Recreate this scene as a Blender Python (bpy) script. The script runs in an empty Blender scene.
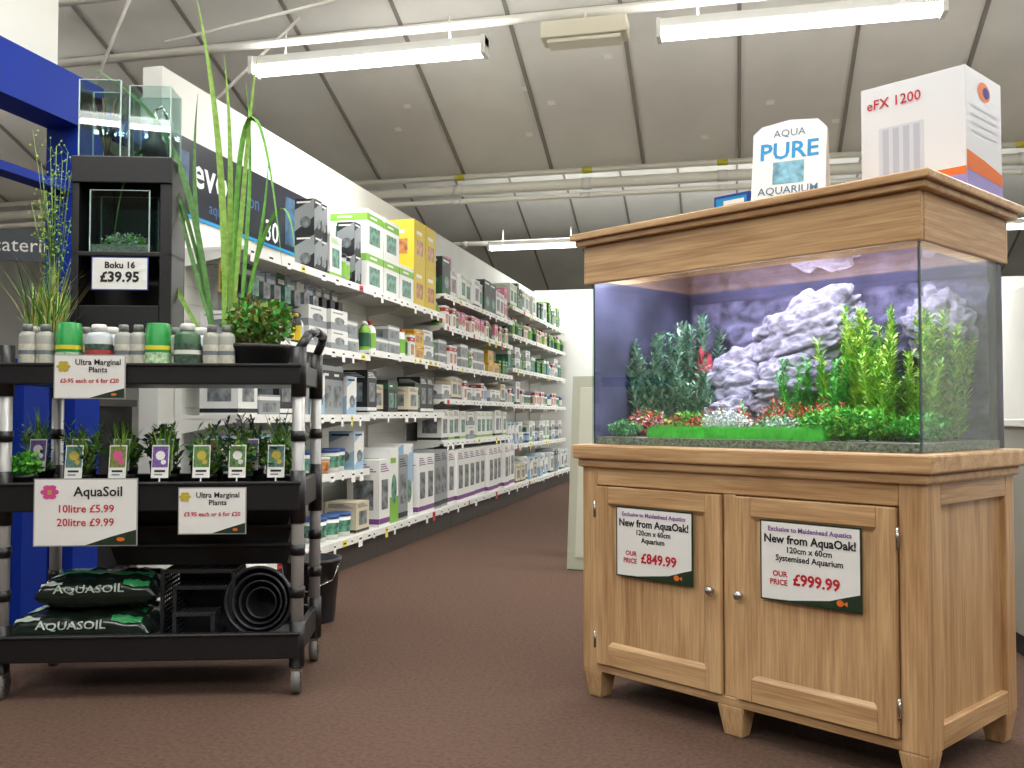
import bpy, math, random, bmesh
from mathutils import Matrix, Vector, noise
R=random.Random(11)
S13,C13=math.sin(math.radians(13.2)),math.cos(math.radians(13.2))
def W(x,d): return (x*C13-d*S13, x*S13+d*C13)
sc=bpy.context.scene
sc.view_settings.view_transform='Standard'
COL=sc.collection
# ---------------------------------------------------------------- materials
def lin(c):
    return tuple(((v/255)/12.92 if v/255<=.04045 else ((v/255+.055)/1.055)**2.4) for v in c)
_M={}
def mat(name,col=(200,200,200),rough=.5,metal=0,var=0,scale=20,bump=0,emit=0,stretch=None,spec=None,trans=0):
    if name in _M: return _M[name]
    m=bpy.data.materials.new(name); m.use_nodes=True; nt=m.node_tree; b=nt.nodes['Principled BSDF']
    c=lin(col); b.inputs['Base Color'].default_value=(*c,1); b.inputs['Roughness'].default_value=rough; b.inputs['Metallic'].default_value=metal
    if spec is not None: b.inputs['Specular IOR Level'].default_value=spec
    if trans: b.inputs['Transmission Weight'].default_value=trans
    if emit: b.inputs['Emission Color'].default_value=(*c,1); b.inputs['Emission Strength'].default_value=emit
    if var or bump:
        tc=nt.nodes.new('ShaderNodeTexCoord'); mp=nt.nodes.new('ShaderNodeMapping'); n=nt.nodes.new('ShaderNodeTexNoise')
        nt.links.new(tc.outputs['Object'],mp.inputs[0]); nt.links.new(mp.outputs[0],n.inputs['Vector'])
        if stretch: mp.inputs['Scale'].default_value=stretch
        n.inputs['Scale'].default_value=scale; n.inputs['Detail'].default_value=5
        if var:
            r=nt.nodes.new('ShaderNodeValToRGB'); r.color_ramp.elements[0].position=.3; r.color_ramp.elements[1].position=.7
            r.color_ramp.elements[0].color=(*[v*(1-var) for v in c],1); r.color_ramp.elements[1].color=(*[min(1,v*(1+var)) for v in c],1)
            nt.links.new(n.outputs['Fac'],r.inputs[0]); nt.links.new(r.outputs[0],b.inputs['Base Color'])
        if bump:
            bp=nt.nodes.new('ShaderNodeBump'); bp.inputs['Strength'].default_value=bump; bp.inputs['Distance'].default_value=.02
            nt.links.new(n.outputs['Fac'],bp.inputs['Height']); nt.links.new(bp.outputs[0],b.inputs['Normal'])
    _M[name]=m; return m
def clear(name,tint=(235,245,242),base=.04,amp=.75):
    if name in _M: return _M[name]
    m=bpy.data.materials.new(name); m.use_nodes=True; nt=m.node_tree; nt.nodes.clear(); N=nt.nodes.new; K=nt.links.new
    o=N('ShaderNodeOutputMaterial'); mx=N('ShaderNodeMixShader'); t=N('ShaderNodeBsdfTransparent'); g=N('ShaderNodeBsdfGlossy')
    f=N('ShaderNodeLayerWeight'); f.inputs[0].default_value=.5; p=N('ShaderNodeMath'); p.operation='POWER'; p.inputs[1].default_value=4.5
    q=N('ShaderNodeMath'); q.operation='MULTIPLY_ADD'; q.inputs[1].default_value=amp; q.inputs[2].default_value=base
    t.inputs[0].default_value=(*lin(tint),1); g.inputs['Roughness'].default_value=.02
    K(f.outputs['Facing'],p.inputs[0]); K(p.outputs[0],q.inputs[0]); K(q.outputs[0],mx.inputs[0]); K(t.outputs[0],mx.inputs[1]); K(g.outputs[0],mx.inputs[2]); K(mx.outputs[0],o.inputs[0])
    _M[name]=m; return m
def wood(name,long_axis,dark=(164,124,84),light=(210,174,128)):
    m=bpy.data.materials.new(name); m.use_nodes=True; nt=m.node_tree; b=nt.nodes['Principled BSDF']; N=nt.nodes.new; K=nt.links.new
    tc=N('ShaderNodeTexCoord'); mp=N('ShaderNodeMapping'); mp2=N('ShaderNodeMapping'); n=N('ShaderNodeTexNoise'); n2=N('ShaderNodeTexNoise')
    s=[11,11,11]; s[long_axis]=.8; mp.inputs['Scale'].default_value=s; s=[60,60,60]; s[long_axis]=2.2; mp2.inputs['Scale'].default_value=s
    n.inputs['Scale'].default_value=1.3; n.inputs['Detail'].default_value=4; n.inputs['Distortion'].default_value=1.0; n2.inputs['Scale'].default_value=2.5; n2.inputs['Detail'].default_value=4
    r=N('ShaderNodeValToRGB'); e=r.color_ramp.elements; e[0].position=.28; e[0].color=(*lin(dark),1); e[1].position=.70; e[1].color=(*lin(light),1)
    ad=N('ShaderNodeMath'); ad.operation='MULTIPLY_ADD'; ad.inputs[1].default_value=.75
    sb=N('ShaderNodeMath'); sb.operation='SUBTRACT'; sb.inputs[1].default_value=.5
    K(tc.outputs['Object'],mp.inputs[0]); K(tc.outputs['Object'],mp2.inputs[0]); K(mp.outputs[0],n.inputs['Vector']); K(mp2.outputs[0],n2.inputs['Vector'])
    K(n2.outputs['Fac'],sb.inputs[0]); K(sb.outputs[0],ad.inputs[0]); K(n.outputs['Fac'],ad.inputs[2]); K(ad.outputs[0],r.inputs[0]); K(r.outputs[0],b.inputs['Base Color'])
    b.inputs['Roughness'].default_value=.36
    return m
woodX=wood('oak_grain_along_width',0); woodY=wood('oak_grain_along_depth',1); woodZ=wood('oak_grain_upright',2)
black=mat('black_plastic',(22,22,24),.4,var=.2,scale=30); blackm=mat('matte_black',(14,14,15),.7)
white=mat('white_card',(236,236,232),.5); grey=mat('grey_tube',(178,178,176),.35,.3); chrome=mat('brushed_metal',(190,190,188),.25,1)
paint=mat('white_shelf_paint',(224,224,218),.4); 
txt=mat('ink_black',(25,25,28),.6); red=mat('ink_red',(190,30,45),.6); blue_i=mat('ink_blue',(30,60,150),.6); cyan=mat('ink_cyan',(20,140,200),.5); orange=mat('ink_orange',(225,110,30),.5)
purple=mat('ink_purple',(120,60,150),.5); dgreen=mat('dark_green_print',(28,50,30),.5); gphoto=mat('logo_gold',(190,170,60),.5); sheen=mat('pot_sheen',(46,48,52),.3)
# ---------------------------------------------------------------- mesh builder
_T={}
def textgeo(s,size,align='LEFT',bold=0,shear=0):
    k=(s,size,align,bold,shear)
    if k in _T: return _T[k]
    cu=bpy.data.curves.new('t','FONT'); cu.body=s; cu.size=size; cu.align_x=align; cu.offset=bold*size; cu.shear=shear; cu.resolution_u=2
    ob=bpy.data.objects.new('t',cu); me=bpy.data.meshes.new_from_object(ob)
    r=([v.co.copy() for v in me.vertices],[tuple(p.vertices) for p in me.polygons])
    bpy.data.objects.remove(ob); bpy.data.curves.remove(cu); bpy.data.meshes.remove(me); _T[k]=r; return r
FRONT=Matrix.Rotation(math.pi/2,4,'X')
class B:
    def __init__(s): s.v=[];s.f=[];s.m=[];s.mats=[];s.sm=[]
    def mi(s,m):
        if m not in s.mats: s.mats.append(m)
        return s.mats.index(m)
    def add(s,vs,fs,m,M=None,smooth=False):
        o=len(s.v); i=s.mi(m)
        for p in vs:
            p=Vector(p); s.v.append(M@p if M is not None else p)
        for f in fs: s.f.append(tuple(a+o for a in f)); s.m.append(i); s.sm.append(smooth)
        return s
    def box(s,x0,x1,y0,y1,z0,z1,m,M=None):
        vs=[(x0,y0,z0),(x1,y0,z0),(x1,y1,z0),(x0,y1,z0),(x0,y0,z1),(x1,y0,z1),(x1,y1,z1),(x0,y1,z1)]
        return s.add(vs,[(3,2,1,0),(4,5,6,7),(0,1,5,4),(1,2,6,5),(2,3,7,6),(3,0,4,7)],m,M)
    def frust(s,x0,x1,y0,y1,z0,z1,ins,m,M=None):
        a=ins
        vs=[(x0+a,y0+a,z0),(x1-a,y0+a,z0),(x1-a,y1-a,z0),(x0+a,y1-a,z0),(x0,y0,z1),(x1,y0,z1),(x1,y1,z1),(x0,y1,z1)]
        return s.add(vs,[(3,2,1,0),(4,5,6,7),(0,1,5,4),(1,2,6,5),(2,3,7,6),(3,0,4,7)],m,M)
    def lathe(s,prof,m,M=None,seg=20,sx=1,sy=1,cap=True):
        vs=[];fs=[]
        for r,z in prof:
            for i in range(seg):
                a=2*math.pi*i/seg; vs.append((r*math.cos(a)*sx,r*math.sin(a)*sy,z))
        n=len(prof)
        for j in range(n-1):
            for i in range(seg):
                k=(i+1)%seg; fs.append((j*seg+i,j*seg+k,(j+1)*seg+k,(j+1)*seg+i))
        if cap: fs.append(tuple(reversed(range(seg)))); fs.append(tuple((n-1)*seg+i for i in range(seg)))
        return s.add(vs,fs,m,M,True)
    def tube(s,p0,p1,r,m,seg=10):
        p0=Vector(p0);p1=Vector(p1);d=p1-p0
        M=Matrix.Translation(p0)@d.to_track_quat('Z','Y').to_matrix().to_4x4()
        return s.lathe([(r,0),(r,d.length)],m,M,seg)
    def path(s,pts,r,m,seg=8):
        for a,b in zip(pts,pts[1:]): s.tube(a,b,r,m,seg)
        return s
    def rect(s,x0,x1,z0,z1,y,m,M=None):
        return s.add([(x0,y,z0),(x1,y,z0),(x1,y,z1),(x0,y,z1)],[(0,1,2,3)],m,M)
    def disc(s,cx,cz,rx,rz,y,m,M=None,seg=16):
        vs=[(cx+rx*math.cos(2*math.pi*i/seg),y,cz+rz*math.sin(2*math.pi*i/seg)) for i in range(seg)]
        return s.add(vs,[tuple(range(seg))],m,M)
    def text(s,t,size,x,z,y,m,align='LEFT',bold=0,shear=0,M=None):
        vs,fs=textgeo(t,size,align,bold,shear)
        MM=Matrix.Translation((x,y,z))@FRONT
        if M is not None: MM=M@MM
        return s.add(vs,fs,m,MM)
    def ribbon(s,pts,w,m,side=None,fold=.2,taper=True):
        n=len(pts); vs=[];fs=[]
        pts=[Vector(p) for p in pts]
        for i,p in enumerate(pts):
            t=(pts[min(i+1,n-1)]-pts[max(i-1,0)]).normalized()
            sd=(side if side else Vector((1,0,0))); sd=(sd-t*sd.dot(t))
            if sd.length<1e-4: sd=Vector((0,1,0))
            sd.normalize(); nm=t.cross(sd)
            u=i/(n-1); ww=w*.5*(min(1,.55+u*1.2)*(1-u**3) if taper else 1)+.0004
            vs+= [p-sd*ww,p+nm*ww*fold,p+sd*ww]
        for i in range(n-1):
            a=i*3; fs+=[(a,a+1,a+4,a+3),(a+1,a+2,a+5,a+4)]
        return s.add(vs,fs,m,None,True)
    def mesh(s,name):
        me=bpy.data.meshes.new(name); me.from_pydata([tuple(v) for v in s.v],[],s.f)
        for m in s.mats: me.materials.append(m)
        me.polygons.foreach_set('material_index',s.m); me.polygons.foreach_set('use_smooth',s.sm); me.update(); return me
def tag(o,label=None,cat=None,group=None,kind=None):
    if label:o['label']=label
    if cat:o['category']=cat
    if group:o['group']=group
    if kind:o['kind']=kind
    return o
def place(o,loc,rz=0,rx=0,ry=0):
    o.location=loc; o.rotation_euler=(rx,ry,rz); return o
def bev(o,w,seg=2):
    md=o.modifiers.new('b','BEVEL'); md.width=w; md.segments=seg; md.limit_method='ANGLE'; md.angle_limit=math.radians(40)
def thing(b,name,label,cat,loc=(0,0,0),rz=0,group=None,kind=None,rx=0,ry=0,bevel=0):
    me=b.mesh(name) if isinstance(b,B) else b
    o=bpy.data.objects.new(name,me); COL.objects.link(o); place(o,loc,rz,rx,ry); tag(o,label,cat,group,kind)
    if bevel: bev(o,bevel)
    return o
def root(name,label,cat,loc=(0,0,0),rz=0,group=None,kind=None,rx=0):
    o=bpy.data.objects.new(name,None); o.empty_display_size=.05; COL.objects.link(o); place(o,loc,rz,rx); tag(o,label,cat,group,kind); return o
def part(par,b,name,label=None,loc=(0,0,0),rz=0,bevel=0,rx=0):
    o=bpy.data.objects.new(name,b.mesh(name) if isinstance(b,B) else b); COL.objects.link(o); o.parent=par; place(o,loc,rz,rx)
    if label:o['label']=label
    if bevel: bev(o,bevel)
    return o
def struct(b,name,label): return thing(b,name,label,name.split('_')[0],kind='structure')
def clone(o,loc=None,rz=None):
    n=o.copy(); COL.objects.link(n)
    if loc is not None:n.location=loc
    if rz is not None:n.rotation_euler=(n.rotation_euler[0],n.rotation_euler[1],rz)
    for c in [c for c in o.children]:
        k=c.copy(); COL.objects.link(k); k.parent=n
    return n
# ---------------------------------------------------------------- room shell
carpet=mat('brown_carpet',(88,69,59),.95,var=.22,scale=60,bump=.35,spec=.1)
wallm=mat('cream_wall',(226,227,222),.8,var=.04,scale=2); ceilm=mat('roof_board',(224,223,216),.85,var=.08,scale=1.3); seam=mat('roof_seam',(140,136,128),.8)
bluep=mat('blue_gloss_paint',(4,46,150),.6,spec=.2)
b=B(); b.box(-12,8,-9.7,19.4,-.1,0,carpet); struct(b,'floor','reddish brown carpet floor')
b=B(); P=9.7; h0,h1=3.6,5.6
for k in (-1,0,1):
    y0=k*P; ym=y0+P/2; y1=y0+P
    b.add([(-12,y0,h0),(8,y0,h0),(8,ym,h1),(-12,ym,h1),(8,y1,h0),(-12,y1,h0)],[(0,3,2,1),(3,5,4,2)],ceilm)
    x=.06-.95*12
    while x<8:
        for (ya,za,yb,zb) in ((y0,h0,ym,h1),(ym,h1,y1,h0)):
            w=.016; b.add([(x-w,ya,za-.02),(x+w,ya,za-.02),(x+w,yb,zb-.02),(x-w,yb,zb-.02),(x-w,ya,za),(x+w,ya,za),(x+w,yb,zb),(x-w,yb,zb)],[(0,1,2,3),(0,3,7,4),(1,5,6,2)],seam)
        x+=.95
patch=mat('roof_patch',(244,243,236),.8)
for (x,y) in ((-3.3,8.9),(-3.1,8.6),(-1.9,8.5),(-1.7,8.7),(-2.0,9.1),(-.3,9.3),(.9,9.2),(.6,9.4),(-1.1,8.2),(.3,8.9)):
    z=h0+(P-y)*(h1-h0)/(P/2)-.006; dz=-.06*(h1-h0)/(P/2)
    b.add([(x,y,z),(x+.07,y,z),(x+.07,y+.05,z+dz),(x,y+.05,z+dz)],[(0,3,2,1)],patch)
struct(b,'ceiling','pitched pale roof boards with dark ribs')
b=B(); b.box(-3.22,-3.1,4.66,15.3,0,3.0,wallm); struct(b,'wall_left','white partition wall behind the shelving')
b=B(); b.box(-3.22,8,15.3,15.42,0,3.1,wallm); struct(b,'wall_back','white end partition wall')
b=B(); b.box(3.4,3.52,4.6,15.3,0,2.6,wallm); struct(b,'wall_right','white partition wall')
b=B(); b.box(-12.1,-12,-9.7,19.4,0,5.7,wallm); b.box(8,8.1,-9.7,19.4,0,5.7,wallm); b.box(-12,8,19.4,19.5,0,3.7,wallm); b.box(-12,8,-9.8,-9.7,0,3.7,wallm)
struct(b,'wall_outer','cream outer walls of the building')
b=B()
b.box(-3.24,-3.06,3.93,4.11,0,2.62,bluep); b.box(-3.24,-3.06,2.4,4.11,2.44,2.68,bluep); b.box(-3.22,-3.08,3.62,3.78,0,1.3,bluep)
b.box(-3.2,-3.1,2.4,3.93,1.24,1.3,bluep); b.box(-3.2,-3.1,2.4,3.93,2.12,2.16,bluep); b.box(-3.2,-3.1,3.40,3.46,0,2.44,bluep); b.box(-3.2,-3.1,4.11,4.66,2.5,2.6,bluep)
struct(b,'door_1','blue painted steel entrance frame')
b=B(); b.box(-3.2,-3.08,2.0,3.8,2.682,3.3,wallm); struct(b,'trim_1','white fascia above the blue frame')
b=B(); b.box(-.5,.5,0,.02,0,.26,mat('sign_dark',(70,76,84),.6)); b.text('catering',.17,0,.08,-.003,white,'CENTER'); b.tube((-.4,.01,.26),(-.4,.01,1.5),.006,chrome,6); b.tube((.4,.01,.26),(.4,.01,1.5),.006,chrome,6)
thing(b,'hanging_sign','grey department sign with white lettering','sign',(*W(-4.1,8),2.35),math.radians(30))
dimg=mat('dim_goods',(120,130,110),.6,var=.6,scale=14)
b=B(); b.box(0,2.2,0,.5,0,1.5,paint)
for i in range(5): b.box(.03+.43*i,.40+.43*i,-.02,0,.15,1.4,dimg)
thing(b,'display_rack','pale display rack stocked with assorted goods','shelf',(-7.0,4.7,0),math.radians(60))
b=B(); b.box(0,1.3,0,.4,0,1.1,mat('dark_counter',(42,42,46),.6)); b.box(-.02,1.32,-.02,.42,1.1,1.14,mat('counter_top',(90,86,80),.5)); b.box(.05,1.25,-.01,0,.1,1.0,mat('dark_inset',(30,30,34),.6))
thing(b,'display_counter','dark low counter beyond the blue frame','counter',(-4.75,4.45,0),math.radians(8))
# ---------------------------------------------------------------- roof steel and pipes
steel=mat('white_steel',(214,212,204),.5,var=.08,scale=5)
def member(name,label,pts,r,m=steel,grp=None,cat='beam'):
    b=B(); b.path(pts,r,m,10); return thing(b,name,label,cat,group=grp)
member('roof_beam','white tubular steel tie beam under the roof',[(-11.9,6.55,3.88),(7.9,6.55,3.88)],.03)
member('roof_beam','slim white steel purlin under the roof',[(-11.9,5.9,4.05),(7.9,5.9,4.05)],.026)
member('roof_beam','slim white steel purlin nearer the valley',[(-11.9,7.6,4.36),(7.9,7.6,4.36)],.022)
for i,(a,c) in enumerate((((-4.3,6.5,3.95),(-3.0,7.2,4.5)),((-5.0,6.4,3.3),(-4.4,6.5,4.8)),((-4.7,7.0,3.2),(-3.6,7.4,4.45)),((3.0,6.0,3.98),(2.2,6.4,4.6)),((2.6,6.45,4.4),(3.3,6.45,3.0)),((2.45,5.0,5.2),(2.52,6.0,3.2)))):
    member('roof_brace','slender diagonal steel brace rod',[a,c],.014,cat='brace',grp='diagonal roof braces')
pipey=mat('pipe_cream',(222,220,208),.45); yel=mat('pipe_band_yellow',(200,190,60),.5)
for (y,z,r,n,lab) in ((9.55,3.55,.03,1,'thin cream service pipe with yellow bands'),(9.5,3.40,.055,0,'thick white service pipe'),(9.4,3.26,.028,0,'thin cream conduit pipe'),(14.4,3.75,.04,0,'pale service pipe under roof')):
    b=B(); b.tube((-11.9,y,z),(7.9,y,z),r,pipey)
    x=-4.2
    while x<4:
        b.tube((x,y,z),(x+.1,y,z),r*1.12,yel if n else steel); x+=1.35
    thing(b,'service_pipe',lab,'pipe')
# ---------------------------------------------------------------- fluorescent lights
tubem=mat('fluorescent_glow',(255,254,250),.5,emit=8); fixm=mat('fixture_white',(232,232,228),.5)
def fluo(x,y,z=3.6,L=1.8,power=75,up=55):
    r=root('fluorescent_light','long white fluorescent batten light, switched on','light',(x,y,z),group='fluorescent ceiling lights')
    b=B(); b.box(-L/2,L/2,-.05,.05,.03,.09,fixm); b.box(-L/2,-L/2+.03,-.07,.07,-.04,.09,fixm); b.box(L/2-.03,L/2,-.07,.07,-.04,.09,fixm); part(r,b,'housing')
    for yy in (-.035,.035):
        b=B(); b.tube((-L/2+.03,yy,-.005),(L/2-.03,yy,-.005),.03,tubem); part(r,b,'tube')
    for xx in (-.35,.35):
        b=B(); b.tube((L*xx,0,.09),(L*xx,0,.27),.006,steel,6); part(r,b,'hanger')
    for (e,zz,rx,sy) in ((power,-.045,0,.14),(up,.1,math.pi,.12)):  # downward lamp for the tubes, plus an added upward fill brightening the roof
        if not e: continue
        l=bpy.data.lights.new('tube_and_roof_fill_lamp','AREA'); l.shape='RECTANGLE'; l.size=L; l.size_y=sy; l.energy=e; l.color=(1,.995,.975)
        o=bpy.data.objects.new('lamp',l); COL.objects.link(o); o.parent=r; o.location=(0,0,zz); o.rotation_euler=(rx,0,0)
for x in (-2.57,.41,3.4): fluo(x,6.35,power=74,up=22)
for x in (-2.9,.1,3.2): fluo(x,14.0,L=1.5,power=82,up=65)
for x in (-2.4,.4,3.2): fluo(x,-1.2,power=74,up=30)
for x in (-2.4,.4,3.2): fluo(x,2.6,power=22,up=110)  # unseen extra row, added to light the roof boards more evenly
for x in (-8,): fluo(x,6.35,power=75); fluo(x,1.5,power=75)
b=B(); b.box(-.3,.3,-.1,.1,0,.12,mat('cream_box',(222,216,196),.5)); b.box(-.26,.26,-.08,.08,-.03,0,mat('cream_diffuser',(236,232,214),.4)); b.tube((0,0,.12),(0,0,.2),.01,steel)
thing(b,'emergency_light','cream rectangular emergency light box','light',(-1.0,6.5,3.67),bevel=.008)
# ---------------------------------------------------------------- AQUARIUM CABINET
RT=math.radians(13.2+133-180); TO=Vector((*W(1.155,2.66),0))
MT=Matrix.Translation(TO)@Matrix.Rotation(RT,4,'Z')
def TL(x,y,z): return tuple(MT@Vector((x,y,z)))
Wd=1.30; Dp=.66
cab=root('aquarium_cabinet','light oak aquarium cabinet with two panelled doors on bracket feet','cabinet',TL(0,0,0),RT)
b=B()
b.box(-Wd+.02,-.02,.02,Dp-.02,.11,.85,woodZ)
b.box(-Wd,-Wd+.073,0,.03,.10,.86,woodZ); b.box(-.079,0,0,.03,.10,.86,woodZ); b.box(-.672,-.622,.002,.03,.13,.79,woodZ)
b.box(-Wd+.073,-.079,.001,.03,.79,.86,woodX); b.box(-Wd+.073,-.079,.001,.03,.10,.13,woodX)
b.box(-.03,0,.03,.10,.10,.86,woodZ); b.box(-.03,0,Dp-.07,Dp,.10,.86,woodZ); b.box(-.03,-.001,.10,Dp-.07,.79,.86,woodY); b.box(-.03,-.001,.10,Dp-.07,.10,.17,woodY)
b.box(-Wd,-Wd+.03,.03,Dp,.10,.86,woodZ)
part(cab,b,'body',bevel=.004)
b=B(); b.box(-Wd-.015,.015,-.015,Dp+.015,.855,.885,woodX); b.box(-Wd-.03,.03,-.03,Dp+.03,.885,.94,woodX); part(cab,b,'top',bevel=.008)
for (x0,x1,y0,y1) in ((-Wd,-Wd+.09,0,.09),(-.09,0,0,.09),(-.70,-.60,0,.08),(-Wd,-Wd+.09,Dp-.09,Dp),(-.09,0,Dp-.09,Dp)):
    b=B(); b.frust(x0,x1,y0,y1,0,.10,.016,woodZ); part(cab,b,'foot',bevel=.004)
def door(x0,x1,kx,hx):
    z0,z1=.134,.786; f=.062
    b=B(); b.box(x0+.004,x0+f,-.014,.006,z0,z1,woodZ); b.box(x1-f,x1-.004,-.014,.006,z0,z1,woodZ); b.box(x0+f,x1-f,-.013,.006,z1-f,z1,woodX); b.box(x0+f,x1-f,-.013,.006,z0,z0+f+.01,woodX)
    b.box(x0+f,x1-f,-.002,.004,z0+f,z1-f,woodZ)
    b.add([(x0+f,-.013,z0+f+.01),(x0+f+.014,-.003,z0+f+.024),(x0+f+.014,-.003,z1-f-.014),(x0+f,-.013,z1-f)],[(0,3,2,1)],woodZ)
    b.add([(x1-f,-.013,z0+f+.01),(x1-f-.014,-.003,z0+f+.024),(x1-f-.014,-.003,z1-f-.014),(x1-f,-.013,z1-f)],[(0,1,2,3)],woodZ)
    b.add([(x0+f,-.013,z1-f),(x1-f,-.013,z1-f),(x1-f-.014,-.003,z1-f-.014),(x0+f+.014,-.003,z1-f-.014)],[(0,3,2,1)],woodX)
    b.add([(x0+f,-.013,z0+f+.01),(x1-f,-.013,z0+f+.01),(x1-f-.014,-.003,z0+f+.024),(x0+f+.014,-.003,z0+f+.024)],[(0,1,2,3)],woodX)
    d=part(cab,b,'door',bevel=.003)
    b=B(); M=Matrix.Translation((kx,-.014,.47))@Matrix.Rotation(math.pi/2,4,'X'); b.lathe([(.006,0),(.006,.012),(.015,.016),(.017,.024),(.012,.031),(.004,.033)],chrome,M); part(d,b,'knob','brushed metal knob')
    for z in (.22,.70):
        b=B(); b.tube((hx,-.012,z-.03),(hx,-.012,z+.03),.005,chrome,8); part(d,b,'hinge','small metal hinge')
door(-1.227,-.672,-.704,-1.229); door(-.622,-.079,-.593,-.077)
def priceswoosh(b,w,h,y):
    b.add([(w*.5,y,0.004),(w-.004,y,.004),(w-.004,y,h*.22),(w*.86,y,h*.17),(w*.7,y,h*.1)],[(0,1,2,3,4)],dgreen)
    b.add([(.004,y,.004),(w*.5,y,.004),(w*.7,y,h*.1),(w*.3,y,h*.03)],[(0,1,2,3)],dgreen)
    b.disc(w*.80,h*.09,w*.035,h*.04,y-.0006,orange,seg=10); b.add([(w*.83,y-.0006,h*.09),(w*.87,y-.0006,h*.12),(w*.87,y-.0006,h*.06)],[(0,1,2)],orange)
def oaksign(lines,price,label,x):
    w,h=.338,.25; b=B(); b.box(0,w,0,.003,0,h,dgreen); b.rect(.005,w-.005,.005,h-.005,-.0006,white); priceswoosh(b,w,h,-.0012)
    y=-.002; b.text('Exclusive to Maidenhead Aquatics',.0205,w/2,h-.032,y,purple,'CENTER',.02)
    b.text('New from AquaOak!',.036,w/2,h-.068,y,txt,'CENTER',.03)
    z=h-.096
    for l in lines: b.text(l,.026,w/2,z,y,txt,'CENTER',.022); z-=.0265
    b.text('OUR',.024,.045,.078,y,red,bold=.025); b.text('PRICE',.024,.035,.052,y,red,bold=.025); b.text(price,.048,.115,.058,y,red,bold=.03)
    thing(b,'price_sign',label,'sign',TL(x,-.018,.47),RT)
oaksign(['120cm x 60cm','Aquarium'],'£849.99','white printed price sign for aquarium, fixed to oak door',-1.119)
oaksign(['120cm x 60cm','Systemised Aquarium'],'£999.99','white printed price sign for systemised aquarium, fixed to oak door',-.520)
# ---------------------------------------------------------------- AQUARIUM
glass=clear('aquarium_glass',base=.05); 
aq=root('aquarium','large rectangular glass aquarium with oak hood, standing on cabinet','aquarium',TL(0,0,0),RT)
gx0,gx1,gy0,gy1,gz0,gz1=-1.27,-.02,.02,.64,.942,1.56
b=B(); b.box(gx0,gx1,gy0,gy0+.008,gz0,gz1,glass); b.box(gx1-.008,gx1,gy0+.009,gy1-.009,gz0,gz1,glass)
part(aq,b,'glass')
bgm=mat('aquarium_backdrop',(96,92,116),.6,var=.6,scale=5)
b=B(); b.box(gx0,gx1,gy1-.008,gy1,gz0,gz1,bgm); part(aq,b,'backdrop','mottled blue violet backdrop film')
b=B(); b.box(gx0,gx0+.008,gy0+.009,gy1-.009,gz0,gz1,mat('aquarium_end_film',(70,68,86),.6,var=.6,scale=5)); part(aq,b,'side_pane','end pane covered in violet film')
seal=mat('silicone_grey',(90,100,104),.4)
b=B(); b.box(gx1-.006,gx1,gy0+.008,gy0+.014,gz0,gz1,seal); part(aq,b,'seal')
b=B(); b.box(gx1-.03,gx1-.012,gy1-.04,gy1-.015,gz0,gz1,blackm); part(aq,b,'overflow_pipe','black upright pipe in rear corner')
b=B(); b.box(gx0+.01,gx1-.01,gy0+.01,gy1-.01,gz0,.968,mat('gravel',(170,158,144),.9,var=.6,scale=120,bump=.8)); part(aq,b,'gravel')
b=B(); b.add([(gx0+.01,gy0+.01,1.53),(gx1-.01,gy0+.01,1.53),(gx1-.01,gy1-.01,1.53),(gx0+.01,gy1-.01,1.53)],[(0,1,2,3)],clear('water_surface',(232,226,255),.08,.9)); part(aq,b,'water_surface')
b=B(); t=.022
b.box(-Wd+.005,-.005,0.002,t,1.545,1.69,woodX); b.box(-Wd+.005,-.005,Dp-t,Dp-.002,1.545,1.69,woodX); b.box(-t,-.003,t,Dp-t,1.545,1.69,woodY); b.box(-Wd+.003,-Wd+t,t,Dp-t,1.545,1.69,woodY)
b.box(-Wd-.02,.02,-.02,Dp+.02,1.69,1.712,woodX); b.box(-Wd-.035,.035,-.035,Dp+.035,1.712,1.738,woodX); part(aq,b,'hood','light oak hood with overhanging top',bevel=.005)
lampm=mat('aquarium_lamp_glow',(232,218,255),.5,emit=6)
for y in (.22,.44):
    b=B(); b.tube((-1.2,y,1.64),(-.1,y,1.64),.014,lampm); part(aq,b,'lamp_tube')
b=B(); b.box(-1.24,-.06,.15,.5,1.665,1.688,fixm); part(aq,b,'lamp_housing')
for y,e in ((.08,18),(.36,8)):
    l=bpy.data.lights.new('aquarium_lamp','AREA'); l.shape='RECTANGLE'; l.size=1.1; l.size_y=.1; l.energy=e; l.color=(.96,.93,1)
    o=bpy.data.objects.new('lamp_light',l); COL.objects.link(o); o.parent=aq; o.location=(-.65,y,1.61)
def rock(name,label,x,y,z,sx,sy,sz,seed,m,tilt=0):
    bm=bmesh.new(); bmesh.ops.create_icosphere(bm,subdivisions=6,radius=1)
    for v in bm.verts:
        p=v.co.copy(); q=Vector((p.x*1.3,p.y*1.4,p.z*2.1))+Vector((seed,0,p.x*.8)); d=noise.fractal(q*.8,.9,2.1,5)*.30; vd=noise.voronoi(q)[0]; d+=min(.4,(vd[1]-vd[0]))*.8-.1; vd=noise.voronoi(q*2.6)[0]; d+=(vd[1]-vd[0])*.16; d+=noise.fractal(q*4,1,2,3)*.05
        v.co=p*(1+d*.6); v.co.x*=sx; v.co.y*=sy; v.co.z=v.co.z*sz
    for f in bm.faces: f.smooth=True
    me=bpy.data.meshes.new(name); bm.to_mesh(me); bm.free(); me.materials.append(m)
    return thing(me,name,label,'rock',TL(x,y,z),RT,ry=tilt)
rockm=mat('reef_rock',(150,142,150),.9,var=.6,scale=26,bump=.8)
b=B(); nx,nz=130,64; vs=[];fs=[]
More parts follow.
